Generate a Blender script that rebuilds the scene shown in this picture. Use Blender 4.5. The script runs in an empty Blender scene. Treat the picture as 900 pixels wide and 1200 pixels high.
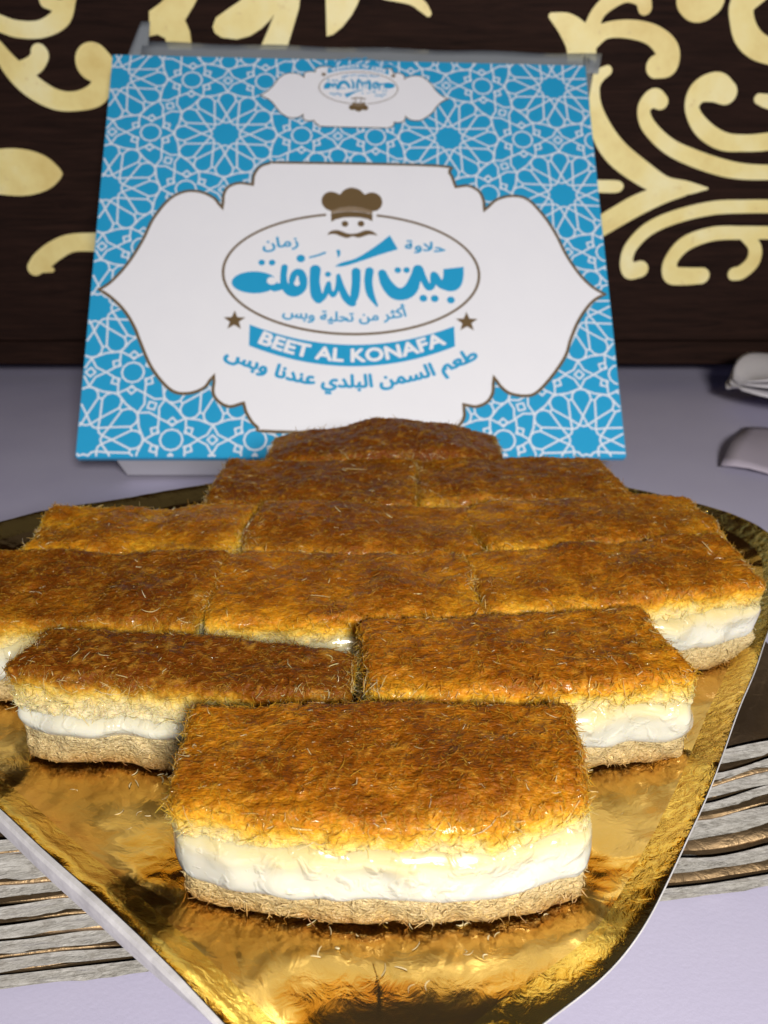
import bpy, bmesh, math, random
import numpy as np
from mathutils import Vector, Matrix
from mathutils.geometry import tessellate_polygon

random.seed(7)
rng = np.random.default_rng(11)
SC = bpy.context.scene
COL = SC.collection
rad = math.radians

# ------------------------------------------------------------------ camera
CAM_Z = 0.152
cd = bpy.data.cameras.new('camera')
cam = bpy.data.objects.new('camera', cd)
COL.objects.link(cam)
cam.location = (0, 0, CAM_Z)
cam.rotation_euler = (rad(90 - 24), 0, 0)
cd.sensor_fit = 'VERTICAL'
cd.sensor_height = 36.0
cd.lens = 30.0
cd.clip_start = 0.01
cd.clip_end = 20
cd.dof.use_dof = True
cd.dof.focus_distance = 0.160
cd.dof.aperture_fstop = 30.0 / 1.0      # a phone lens: about 1 mm of aperture
SC.camera = cam

# ------------------------------------------------------------------ light
w = bpy.data.worlds.new('World')
SC.world = w
w.use_nodes = True
bg = w.node_tree.nodes['Background']
bg.inputs['Color'].default_value = (0.46, 0.43, 0.68, 1)
bg.inputs['Strength'].default_value = 0.105

def lamp(name, loc, target, power, size, color):
    ld = bpy.data.lights.new(name, 'AREA')
    ld.shape = 'DISK'; ld.size = size; ld.energy = power; ld.color = color
    o = bpy.data.objects.new(name, ld); COL.objects.link(o)
    o.location = loc
    o.rotation_euler = (Vector(target) - Vector(loc)).to_track_quat('-Z', 'Y').to_euler()
    return o
lamp('key_lamp', (0.11, -0.28, 0.30), (0.0, 0.28, 0.04), 5.3, 0.11, (1.0, 0.95, 0.87))

vs = SC.view_settings
vs.view_transform = 'Standard'; vs.look = 'None'; vs.exposure = 0.0; vs.gamma = 1.0
vs.use_curve_mapping = False
SC.cycles.max_bounces = 8
SC.cycles.caustics_reflective = False

# ------------------------------------------------------------------ helpers
def new_obj(name, me, mat=None, parent=None, smooth=False):
    o = bpy.data.objects.new(name, me)
    COL.objects.link(o)
    if mat and not me.materials: me.materials.append(mat)
    if parent: o.parent = parent
    if smooth:
        me.polygons.foreach_set('use_smooth', np.ones(len(me.polygons), dtype=bool))
    return o
def mesh_np(name, verts, faces):
    """verts (n,3) array, faces (m,k) array of one size k"""
    me = bpy.data.meshes.new(name)
    verts = np.asarray(verts, dtype=np.float32); faces = np.asarray(faces, dtype=np.int32)
    k = faces.shape[1]
    me.vertices.add(len(verts)); me.vertices.foreach_set('co', verts.ravel())
    me.loops.add(faces.size); me.loops.foreach_set('vertex_index', faces.ravel())
    me.polygons.add(len(faces))
    me.polygons.foreach_set('loop_start', np.arange(0, faces.size, k, dtype=np.int32))
    me.polygons.foreach_set('loop_total', np.full(len(faces), k, dtype=np.int32))
    me.update(calc_edges=True); me.validate()
    return me
def mesh_py(name, verts, faces):
    me = bpy.data.meshes.new(name); me.from_pydata([tuple(v) for v in verts], [], faces); me.update()
    return me
def tag(o, label=None, cat=None, group=None, kind=None):
    if label: o['label'] = label
    if cat: o['category'] = cat
    if group: o['group'] = group
    if kind: o['kind'] = kind
    return o
def empty(name, loc=(0, 0, 0), rot=(0, 0, 0)):
    o = bpy.data.objects.new(name, None); COL.objects.link(o)
    o.location = loc; o.rotation_euler = rot; o.empty_display_size = 0.01
    return o

_P = rng.permutation(256); _P = np.concatenate([_P, _P, _P])
_V = rng.uniform(-1, 1, 768)
def noise3(p, seed=0):
    """vectorised value noise, about -1..1"""
    p = np.asarray(p, dtype=np.float64) + np.array([seed * 17.31, seed * 5.77, seed * 9.13]) + 300
    i = np.floor(p).astype(int); f = p - i; f = f * f * (3 - 2 * f)
    i &= 255
    def h(dx, dy, dz):
        return _V[_P[_P[_P[(i[..., 0] + dx) & 255] + ((i[..., 1] + dy) & 255)] + ((i[..., 2] + dz) & 255)]]
    x, y, z = f[..., 0], f[..., 1], f[..., 2]
    a = h(0,0,0)*(1-x)+h(1,0,0)*x; b = h(0,1,0)*(1-x)+h(1,1,0)*x
    c = h(0,0,1)*(1-x)+h(1,0,1)*x; d = h(0,1,1)*(1-x)+h(1,1,1)*x
    return (a*(1-y)+b*y)*(1-z) + (c*(1-y)+d*y)*z
def fbm(p, seed=0, o=3):
    r = 0; a = 1.0; s = 1.0
    for k in range(o):
        r = r + a * noise3(np.asarray(p) * s, seed + k * 3); a *= .5; s *= 2.03
    return r

class NT:
    """small node-tree builder"""
    def __init__(self, name):
        self.m = bpy.data.materials.new(name); self.m.use_nodes = True
        self.t = self.m.node_tree; self.b = self.t.nodes['Principled BSDF']
        self.out = self.t.nodes['Material Output']
    def n(self, typ, **kw):
        nd = self.t.nodes.new(typ)
        for k, v in kw.items(): setattr(nd, k, v)
        return nd
    def put(self, sock, v):
        if hasattr(v, 'is_output') or isinstance(v, bpy.types.NodeSocket): self.t.links.new(v, sock)
        elif isinstance(v, (tuple, list)) and len(v) == 3 and sock.type == 'RGBA': sock.default_value = (*v, 1)
        else: sock.default_value = v
    def set(self, **kw):
        for k, v in kw.items(): self.put(self.b.inputs[k.replace('_', ' ')], v)
        return self
    def coord(self, which='Object'): return self.n('ShaderNodeTexCoord').outputs[which]
    def noise(self, vec, scale, detail=4, rough=.55, dist=0.0, out='Fac'):
        nd = self.n('ShaderNodeTexNoise'); self.put(nd.inputs['Vector'], vec)
        nd.inputs['Scale'].default_value = scale; nd.inputs['Detail'].default_value = detail
        nd.inputs['Roughness'].default_value = rough; nd.inputs['Distortion'].default_value = dist
        return nd.outputs[out]
    def math(self, op, a, b=0.0, clamp=False):
        nd = self.n('ShaderNodeMath', operation=op); nd.use_clamp = clamp
        self.put(nd.inputs[0], a); self.put(nd.inputs[1], b); return nd.outputs[0]
    def maprange(self, v, a, b, c=0.0, d=1.0):
        nd = self.n('ShaderNodeMapRange'); self.put(nd.inputs[0], v)
        for i, x in enumerate((a, b, c, d)): nd.inputs[i + 1].default_value = x
        return nd.outputs[0]
    def ramp(self, fac, stops):
        nd = self.n('ShaderNodeValToRGB'); self.put(nd.inputs[0], fac)
        e = nd.color_ramp.elements
        while len(e) < len(stops): e.new(0.5)
        for el, (p, c) in zip(e, stops): el.position = p; el.color = (*c, 1)
        return nd.outputs[0]
    def mix(self, fac, a, b, blend='MIX'):
        nd = self.n('ShaderNodeMix', data_type='RGBA', blend_type=blend)
        self.put(nd.inputs[0], fac); self.put(nd.inputs[6], a); self.put(nd.inputs[7], b)
        return nd.outputs[2]
    def bump(self, h, strength, dist=0.001, normal=None):
        nd = self.n('ShaderNodeBump'); self.put(nd.inputs['Height'], h)
        nd.inputs['Strength'].default_value = strength; nd.inputs['Distance'].default_value = dist
        if normal is not None: self.put(nd.inputs['Normal'], normal)
        return nd.outputs[0]
    def sep(self, v):
        nd = self.n('ShaderNodeSeparateXYZ'); self.put(nd.inputs[0], v); return nd.outputs
    def scale(self, v, s):
        nd = self.n('ShaderNodeMapping'); self.put(nd.inputs['Vector'], v)
        nd.inputs['Scale'].default_value = s; return nd.outputs[0]
M = {}
# ------------------------------------------------------------------ materials
n = NT('table_top'); c = n.coord()
f = n.noise(c, 9, 5, .6); g = n.noise(c, 900, 2)
n.set(Base_Color=n.ramp(f, [(.3, (.43, .41, .56)), (.7, (.49, .47, .61))]), Roughness=n.maprange(f, .3, .7, .42, .58),
      Normal=n.bump(g, .12, .0004)); M['table'] = n.m
n.b.inputs['Specular IOR Level'].default_value = .3

n = NT('dark_wood'); c = n.coord()
gr = n.noise(n.scale(c, (6, 6, 90)), 3, 5, .65, 1.5)
n.set(Base_Color=n.ramp(gr, [(.3, (.010, .005, .004)), (.7, (.030, .014, .010))]), Roughness=.75, Normal=n.bump(gr, .15, .0006)); M['wood'] = n.m
n.b.inputs['Specular IOR Level'].default_value = .08

n = NT('cream_lacquer'); c = n.coord()
f = n.noise(c, 22, 5, .6); f2 = n.noise(c, 160, 3, .7)
col = n.ramp(f, [(.3, (.76, .58, .20)), (.5, (.90, .77, .33)), (.72, (.96, .90, .55))])
col = n.mix(n.maprange(f2, .62, .78), col, (.72, .56, .24))
n.set(Base_Color=col, Roughness=.5, Normal=n.bump(f2, .1, .0005)); M['cream'] = n.m

def card(name, c0, c1, rough=.4):
    n = NT(name); c = n.coord(); f = n.noise(c, 60, 4)
    g = n.noise(c, 1500, 2)
    n.set(Base_Color=n.mix(f, c0, c1), Roughness=rough, Normal=n.bump(g, .08, .0002)); M[name] = n.m
    return n
card('print_blue', (.016, .33, .62), (.022, .355, .66), .36)
card('print_white', (.82, .83, .90), (.86, .87, .93), .36)
card('print_line', (.66, .74, .86), (.70, .77, .88), .36)
card('print_brown', (.14, .090, .040), (.16, .105, .046), .36)
card('print_tan', (.26, .19, .12), (.28, .205, .13), .36)
card('box_card', (.60, .60, .64), (.66, .66, .70), .6)
card('napkin_paper', (.70, .68, .73), (.76, .74, .79), .8)
card('packet_paper', (.40, .36, .44), (.44, .39, .47), .5)
card('packet_red', (.22, .06, .05), (.20, .08, .07), .5)

n = NT('clear_plastic'); c = n.coord()
f = n.noise(c, 40, 3); tr = n.n('ShaderNodeBsdfTransparent'); tr.inputs[0].default_value = (.80, .84, .88, 1)
n.set(Base_Color=(.42, .46, .50), Roughness=.16, Normal=n.bump(f, .5, .002))
mx = n.n('ShaderNodeMixShader'); mx.inputs[0].default_value = .55
n.t.links.new(tr.outputs[0], mx.inputs[1]); n.t.links.new(n.b.outputs[0], mx.inputs[2]); n.t.links.new(mx.outputs[0], n.out.inputs[0])
M['plastic'] = n.m

def foil(name, base, rough, bumps, fine=240, right=False):
    n = NT(name); c = n.coord()
    h1 = n.noise(c, 38, 3, .5, .4); h2 = n.noise(c, fine, 4, .6, .8)
    v = n.n('ShaderNodeTexVoronoi', feature='DISTANCE_TO_EDGE'); n.put(v.inputs['Vector'], n.scale(c, (1, 1, 1)))
    v.inputs['Scale'].default_value = 34
    cre = n.maprange(v.outputs['Distance'], 0, .035)
    b = n.bump(h1, bumps[0], .004); b = n.bump(n.math('MULTIPLY', h2, n.math('ADD', .35, n.math('MULTIPLY', n.maprange(n.sep(c)[0], .0, .045), n.maprange(n.sep(c)[1], -.088, -.058)))) if right else h2, bumps[1], .0012, b); b = n.bump(cre, bumps[2], .0006, b)
    smear = n.noise(c, 55, 4, .6)
    n.set(Base_Color=n.mix(smear, base, tuple(x * .86 for x in base)), Metallic=1.0,
          Roughness=n.maprange(smear, .3, .75, rough, rough + .12), Normal=b); M[name] = n.m
foil('gold_foil', (.80, .53, .15), .09, (.30, .10, .06))
foil('gold_rim', (.92, .65, .14), .12, (.15, .55, .04), 420, True)
foil('gold_dull', (.26, .18, .10), .48, (.3, .4, .2))

n = NT('grey_card'); c = n.coord(); s = n.sep(c)
st = n.noise(n.scale(c, (170, 170, 1700)), 1.0, 5, .7, 1.6); fb = n.noise(c, 420, 4, .7)
col = n.ramp(st, [(.30, (.12, .11, .095)), (.46, (.25, .24, .22)), (.68, (.38, .37, .35))])
col = n.mix(n.maprange(fb, .5, .8, 0, .6), col, (.13, .11, .085))
n.set(Base_Color=col, Roughness=.85, Normal=n.bump(st, .8, .0007, n.bump(fb, .6, .0006))); M['grey_card'] = n.m
n = NT('white_card'); c = n.coord(); fb = n.noise(c, 260, 4, .65)
n.set(Base_Color=n.ramp(fb, [(.3, (.36, .35, .36)), (.7, (.50, .49, .50))]), Roughness=.7, Normal=n.bump(fb, .35, .0005)); M['white_card'] = n.m

# pastry: toasted brown at the top of a piece, through orange to cream further down; fibres baked flat into it
def fibres(n, c):
    h = None
    for a in (12, 72, 131):
        mp = n.n('ShaderNodeMapping'); n.put(mp.inputs['Vector'], c)
        mp.inputs['Rotation'].default_value = (rad(a * .21), 0, rad(a)); mp.inputs['Scale'].default_value = (650, 2000, 1700)
        v = n.noise(mp.outputs[0], 1.0, 2, .5, .35)
        h = v if h is None else n.math('MAXIMUM', h, v)
    return h
def pastry(name, strands):
    n = NT(name); c = n.coord(); z = n.sep(c)[2]
    oi = n.n('ShaderNodeObjectInfo'); toast_shade = n.sep(oi.outputs['Color'])[0]  # browning per piece; for the rear rows it also paints in dimmer light
    n1 = n.noise(c, 95, 4, .6); n2 = n.noise(c, 700, 3, .6); n3 = n.noise(c, 45, 4, .6)
    zz = n.math('ADD', z, n.math('MULTIPLY', n.math('SUBTRACT', n1, .5), .0070))
    zz = n.math('ADD', zz, n.math('MULTIPLY', n.math('SUBTRACT', n2, .5), .0034))
    fac = n.maprange(zz, .0125, .0235)
    col = n.ramp(fac, [(.0, (.60, .52, .32)), (.30, (.61, .48, .20)), (.46, (.64, .43, .085)), (.58, (.62, .32, .022)), (.70, (.48, .19, .007)),
                       (.85, (.33, .105, .004)), (1.0, (.20, .054, .002))])
    dk = n.maprange(n.math('ADD', n3, n.math('MULTIPLY', n.math('SUBTRACT', toast_shade, .5), .9)), .38, .82, 0, .85)
    dk = n.math('MULTIPLY', dk, n.maprange(fac, .40, .75))
    col = n.mix(dk, col, (.105, .024, .002))
    if strands:
        a = n.n('ShaderNodeAttribute', attribute_name='pale').outputs['Fac']
        col = n.mix(n.maprange(a, .0, .55, 0, .35), col, (.66, .34, .035))
        col = n.mix(n.maprange(a, .75, 1.0), col, (.62, .49, .28))
        n.set(Roughness=.30, Specular_IOR_Level=.18, Coat_Weight=.45, Coat_Roughness=.03, Subsurface_Weight=.5, Subsurface_Radius=(1, .5, .12), Subsurface_Scale=.0012)
    else:
        fb = fibres(n, c)
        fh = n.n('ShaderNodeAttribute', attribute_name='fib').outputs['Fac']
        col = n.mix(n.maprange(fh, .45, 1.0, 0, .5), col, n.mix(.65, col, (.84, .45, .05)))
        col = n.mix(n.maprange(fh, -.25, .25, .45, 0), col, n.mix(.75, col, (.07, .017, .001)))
        n.set(Roughness=.36, Specular_IOR_Level=.10, Coat_Weight=.10, Coat_Roughness=.06, Normal=n.bump(fb, .6, .0009, n.bump(n2, .6, .0010)), Subsurface_Weight=.4,
              Subsurface_Radius=(1.0, .48, .12), Subsurface_Scale=.0022)
    n.set(Base_Color=col); M[name] = n.m
pastry('pastry', False); pastry('pastry_strand', True)

def base_crust(name, strands):
    n = NT(name); c = n.coord(); z = n.sep(c)[2]
    n1 = n.noise(c, 160, 4, .65); n2 = n.noise(c, 900, 3, .6)
    zz = n.math('ADD', z, n.math('MULTIPLY', n.math('SUBTRACT', n1, .5), .005))
    col = n.ramp(n.maprange(zz, -.0005, .0065), [(.0, (.20, .07, .012)), (.2, (.38, .21, .06)), (.45, (.48, .335, .14)), (1, (.56, .44, .23))])
    n.set(Roughness=.42, Coat_Weight=.2, Coat_Roughness=.1)
    if not strands:
        fb = fibres(n, c); col = n.mix(n.maprange(fb, .36, .56, .5, 0), col, (.20, .11, .035))
        n.set(Normal=n.bump(fb, 1.0, .0012, n.bump(n2, .8, .0012)), Subsurface_Weight=.3, Subsurface_Radius=(1, .6, .3), Subsurface_Scale=.0018)
    n.set(Base_Color=col); M[name] = n.m
base_crust('base_crust', False); base_crust('base_strand', True)

n = NT('cheese'); c = n.coord(); z = n.sep(c)[2]
n1 = n.noise(c, 130, 2, .5, .6); n2 = n.maprange(n.noise(c, 330, 2, .5, .6), .52, .68)
col = n.ramp(n.maprange(n.math('ADD', z, n.math('MULTIPLY', n1, .004)), .009, .0185), [(0, (.57, .56, .50)), (.42, (.57, .555, .46)), (.75, (.54, .475, .27)), (1, (.53, .42, .17))])
n.set(Base_Color=col, Roughness=n.maprange(n1, .35, .7, .16, .34), Subsurface_Weight=.7, Subsurface_Radius=(1, .8, .5),
      Subsurface_Scale=.0035, Normal=n.bump(n1, .18, .003, n.bump(n2, .35, .0009)), Coat_Weight=1.0, Coat_Roughness=.06); M['cheese'] = n.m

# traced outlines, millimetres: wall ornament in (x, z), box print in (across, up)
WS = [[(92.8,210.8,1.63),(102.0,206.3,5.73),(109.6,198.5,7.97),(111.8,189.4,8.03)],[(115.2,203.9,4.38),(118.5,212.2,3.8),(125.3,218.1,4.05),(133.7,221.0,3.77),(142.0,219.2,4.05),(144.1,214.8,3.8)],[(115.1,197.9,4.81),(124.1,203.7,4.11),(137.7,204.3,4.65),(150.4,201.3,5.21),(159.2,194.2,6.21),(160.4,186.7,5.83),(154.5,185.9,6.11)],[(169.8,218.7,8.78),(173.9,218.1,10.54),(178.6,218.7,8.78)],[(205.1,225.0,8.06),(197.8,216.9,7.03),(198.3,209.8,6.53),(202.5,201.5,6.86),(210.4,195.5,6.61),(223.5,191.8,6.22)],[(195.6,172.6,6.32),(188.8,175.5,7.71),(180.1,172.9,5.9),(177.4,164.3,3.96),(185.1,154.0,4.85),(197.6,147.2,4.88),(210.7,146.1,4.6),(223.5,146.8,4.88),(231.7,148.8,4.59)],[(215.1,169.4,2.82),(220.3,168.1,3.67),(228.3,166.9,4.24)],[(159.0,167.9,4.23),(154.5,169.8,5.07),(149.8,164.3,3.68),(153.5,155.3,3.99),(166.3,144.8,4.31),(181.7,138.2,4.63),(199.9,132.8,4.65),(214.8,130.5,4.36),(233.8,130.1,4.07)],[(126.5,183.8,2.78),(122.6,181.3,3.35),(120.1,175.7,3.08),(121.8,165.6,3.39),(126.7,152.7,6.0),(136.6,140.8,6.92),(152.3,130.1,6.55),(166.4,123.0,5.27),(179.8,121.5,3.96),(193.0,121.2,0.59)],[(178.5,120.3,3.67),(167.1,117.8,5.14),(153.1,112.2,6.2),(140.6,105.2,6.23),(126.6,96.7,5.98)],[(121.1,122.6,3.51),(137.2,122.3,3.51),(140.1,122.3,2.64)],[(158.4,74.5,5.02),(152.5,73.5,4.87),(149.5,79.4,3.94),(151.5,88.1,3.91),(160.8,98.2,4.03),(176.2,105.2,4.01),(197.7,110.2,3.99),(218.2,111.1,3.84),(237.4,111.1,3.84)],[(197.0,70.5,4.88),(185.6,70.2,5.34),(178.2,71.3,5.18),(176.8,79.4,4.24),(184.4,89.6,4.51),(200.0,95.3,4.19),(217.8,96.0,3.89),(240.3,96.0,3.74)],[(218.0,95.3,2.69),(226.7,88.1,3.76),(227.5,79.4,4.24),(221.8,72.8,4.26),(217.2,71.6,3.96)],[(-214.9,207.7,4.36),(-204.6,204.5,4.37),(-190.9,204.5,4.37),(-179.2,209.9,4.9),(-173.2,218.1,3.24),(-171.6,223.9,3.22)],[(-186.0,218.1,3.78),(-180.3,215.7,2.98),(-175.1,216.9,2.03)],[(-217.0,196.7,2.75),(-211.8,186.9,5.27),(-202.4,177.0,6.29),(-189.7,169.5,5.63),(-177.2,168.2,5.07),(-165.5,171.3,5.9),(-159.6,178.3,5.87),(-158.1,186.3,5.83),(-164.3,188.2,9.97)],[(-206.9,183.2,4.87),(-198.0,186.7,4.85),(-193.8,191.2,4.7),(-194.0,192.8,4.69)],[(-235.1,130.2,11.63),(-217.7,130.2,13.08),(-206.0,130.2,10.9),(-197.4,129.8,5.82),(-190.9,129.5,0.44)],[(-216.0,75.1,4.55),(-210.7,79.5,5.75),(-201.4,85.8,5.72),(-190.2,90.1,5.25),(-170.7,90.4,5.7)],[(0.0,220.2,1.66),(14.5,218.6,2.49),(20.8,215.6,2.71),(24.6,211.9,1.67)]]
WP = [[(-129.8,213.0),(-123.7,216.6),(-115.9,222.5),(-100.3,222.5),(-105.1,215.4),(-110.4,208.7),(-108.3,203.5),(-107.7,194.3),(-120.8,194.3),(-122.4,199.9),(-126.4,201.7),(-131.1,200.8)],[(-95.3,205.4),(-93.1,209.9),(-85.4,214.5),(-78.9,218.1),(-74.4,223.4),(-45.5,223.4),(-46.9,214.5),(-50.4,205.4),(-54.7,194.3),(-70.0,194.3),(-64.8,203.5),(-60.6,211.8),(-63.2,208.7),(-68.3,204.5),(-74.8,201.0),(-82.3,199.3),(-90.7,200.2),(-94.3,202.4)],[(-32.1,221.7),(-12.4,221.7),(-14.6,216.3),(-17.8,211.2),(-23.1,205.4),(-28.4,201.7),(-32.0,200.8)]]
LOGO_S = [[(-33.5,97.8,1.61),(-33.9,92.4,1.6),(-33.2,87.6,1.89),(-30.6,84.3,2.17),(-27.6,84.0,2.03),(-25.2,86.7,2.33),(-24.5,91.2,2.04),(-25.8,94.8,1.9),(-27.9,95.1,1.61),(-29.3,92.8,1.6),(-29.7,89.1,1.6),(-28.8,86.2,1.89)],[(-18.6,96.6,2.64),(-18.9,90.0,2.48),(-18.1,83.4,2.76),(-17.0,80.6,2.32)],[(-16.8,79.8,1.59),(-14.3,82.2,1.31),(-12.8,86.8,1.31),(-12.1,89.3,1.02),(-11.6,85.2,1.17),(-9.9,82.7,1.16),(-8.1,86.9,1.02),(-7.5,93.5,1.03)],[(-7.5,93.5,1.03),(-6.3,87.7,1.61),(-4.1,81.9,1.89),(-1.6,78.7,1.74),(-0.4,78.3,1.45)],[(-21.3,103.4,0.52),(-17.7,104.5,0.52),(-14.0,106.1,0.59)],[(-7.5,107.0,0.96),(-7.2,105.3,0.67),(-7.7,103.8,0.3)],[(1.1,95.7,2.21),(1.0,89.5,2.13),(0.3,82.8,2.04),(-1.0,77.7,0.87)],[(7.6,96.2,2.07),(7.0,90.4,1.98),(7.9,83.7,1.83),(11.0,77.2,0.58)],[(13.8,95.0,2.07),(15.6,89.6,2.8),(19.5,84.5,3.38),(23.9,83.9,3.38),(27.6,86.8,3.39),(30.0,93.1,2.66),(31.3,97.4,2.52)],[(31.6,97.2,2.38),(33.7,92.3,1.78),(36.1,87.4,1.62),(38.2,89.1,1.48),(38.7,94.5,1.48),(40.0,93.7,1.48),(41.8,89.5,1.93),(44.7,88.3,2.37)]]
LOGO_P = [[(-9.2,98.5),(-5.9,100.7),(1.4,103.3),(10.4,109.8),(17.9,116.4),(21.7,108.5),(12.5,105.2),(1.4,100.8),(-5.1,98.6)],[(43.7,97.7),(53.7,99.1),(53.5,94.3),(52.6,90.1),(50.9,87.1),(48.3,85.6),(45.3,85.6),(43.0,87.0),(41.7,89.1),(43.4,93.3)]]
DOTS = [(-44.5,100.2,1.61),(-39.5,100.2,1.61),(-25.7,102.7,2.13),(-12.5,94.1,1.47),(21.4,96.8,1.63),(25.7,96.9,1.63),(33.4,81.5,1.91),(38.9,81.4,1.91),(46.7,80.7,1.92)]
HAT = [[(-11.1,129.9),(-14.0,131.5),(-15.6,134.2),(-15.6,137.3),(-14.0,140.1),(-11.1,141.2),(-8.3,140.5),(-6.6,139.7),(-5.0,141.9),(-2.6,143.4),(0.2,143.7),(3.1,142.6),(5.0,140.7),(5.9,139.9),(8.3,141.0),(11.1,140.8),(13.5,138.9),(14.5,135.9),(13.9,132.8),(11.9,130.6),(9.6,130.2),(6.3,131.4),(2.5,132.3),(-0.8,132.6),(-4.5,132.2),(-8.3,131.2)],[(-11.1,128.3),(-7.4,129.3),(-3.1,129.8),(1.1,129.8),(5.3,129.4),(9.5,128.3),(9.4,124.2),(7.2,125.5),(3.4,126.3),(-0.8,126.5),(-5.0,126.2),(-8.8,125.0),(-11.0,123.6)],[(-12.8,116.3),(-11.4,118.2),(-8.8,119.0),(-6.5,118.6),(-3.2,117.2),(-0.5,117.0),(2.4,117.6),(5.7,119.0),(8.0,119.0),(10.1,118.0),(11.8,116.1),(9.9,116.6),(7.5,116.6),(5.2,115.7),(2.4,114.8),(-0.5,115.5),(-3.2,114.5),(-6.5,115.6),(-8.8,116.6),(-10.7,116.7)]]
HATBAND = [(-11.1,129.9),(-8.3,131.2),(-4.5,132.2),(-0.8,132.6),(2.5,132.3),(6.3,131.4),(9.6,130.2),(9.5,128.5),(5.3,129.5),(1.1,130.0),(-3.1,129.9),(-7.4,129.5),(-11.1,128.4)]
EYES = [(-4.2,122.6,1.69),(3.7,122.8,1.69)]
BAN = [(-49.4,66.7),(-35.0,60.4),(-17.9,57.4),(-0.7,56.4),(16.5,57.9),(34.0,61.8),(47.9,66.7),(47.5,55.8),(33.6,50.6),(16.3,46.6),(-0.8,45.2),(-17.8,46.7),(-34.8,50.9),(-49.3,55.6)]
STARS = [(-56.6,68.7,5.41),(53.9,68.9,5.56)]
CART = [(-122.1,84.7),(-116.1,89.5),(-109.2,99.2),(-103.1,111.8),(-98.5,124.6),(-91.3,135.9),(-83.7,140.7),(-75.7,140.8),(-68.5,137.2),(-65.1,132.6),(-64.9,139.1),(-62.4,143.9),(-56.9,146.3),(-50.8,145.6),(-50.3,150.8),(-47.5,155.7),(-42.7,158.1),(-33.0,158.9),(43.3,158.5),(49.7,153.7),(52.3,146.1),(58.4,146.8),(64.0,143.4),(66.2,137.7),(66.3,133.4),(71.9,138.8),(80.3,141.2),(88.4,139.1),(95.9,129.7),(101.6,118.6),(105.6,107.5),(111.2,96.7),(117.0,89.5),(123.8,84.8),(116.1,79.7),(109.0,70.0),(104.2,59.6),(101.1,51.1),(94.2,40.9),(85.8,31.8),(79.6,29.8),(72.1,31.2),(67.7,35.0),(65.8,38.3),(65.1,31.7),(62.0,26.8),(56.6,24.3),(51.3,25.1),(51.1,19.4),(47.9,14.6),(42.5,11.7),(35.1,11.1),(-36.6,11.6),(-45.4,14.4),(-50.0,20.7),(-51.6,25.5),(-57.4,23.9),(-62.6,26.3),(-65.8,31.1),(-65.6,38.4),(-68.8,33.5),(-75.3,30.6),(-82.6,31.0),(-88.7,35.9),(-95.1,44.8),(-100.3,56.3),(-103.8,64.7),(-108.9,73.1),(-115.4,79.9)]

# ------------------------------------------------------------------ the table and the wall panel behind
me = mesh_py('table', [(-1.2, -.5, 0), (1.2, -.5, 0), (1.2, 1.2, 0), (-1.2, 1.2, 0),
                       (-1.2, -.5, -.03), (1.2, -.5, -.03), (1.2, 1.2, -.03), (-1.2, 1.2, -.03)],
             [(0,1,2,3), (7,6,5,4), (0,4,5,1), (1,5,6,2), (2,6,7,3), (3,7,4,0)])
tag(new_obj('table', me, M['table']), kind='structure')

WALL_Y = .5445
def slab(x0, x1, y0, y1, z0, z1):
    v = [(x0,y0,z0),(x1,y0,z0),(x1,y1,z0),(x0,y1,z0),(x0,y0,z1),(x1,y0,z1),(x1,y1,z1),(x0,y1,z1)]
    return v, [(3,2,1,0),(4,5,6,7),(0,1,5,4),(1,2,6,5),(2,3,7,6),(3,0,4,7)]
def slab_obj(name, b, mat, parent=None, bev=0.0):
    v, f = slab(*b); me = mesh_py(name, v, f)
    if bev:
        bm = bmesh.new(); bm.from_mesh(me)
        bmesh.ops.bevel(bm, geom=list(bm.edges), offset=bev, segments=2, affect='EDGES'); bm.to_mesh(me); bm.free()
    return new_obj(name, me, mat, parent)
panel = empty('carved_wood_panel', (0, WALL_Y, 0))
tag(panel, 'dark brown wooden panel with cream scroll ornament standing behind the box', 'wood panel')
slab_obj('board', (-.9, .9, 0, .018, .030, .9), M['wood'], panel, .001)
slab_obj('bottom_rail', (-.9, .9, .010, .030, .012, .0285), M['wood'], panel, .001)
slab_obj('back_skirting', (-.9, .9, .060, .075, .0005, .03), M['wood'], panel)

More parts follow.
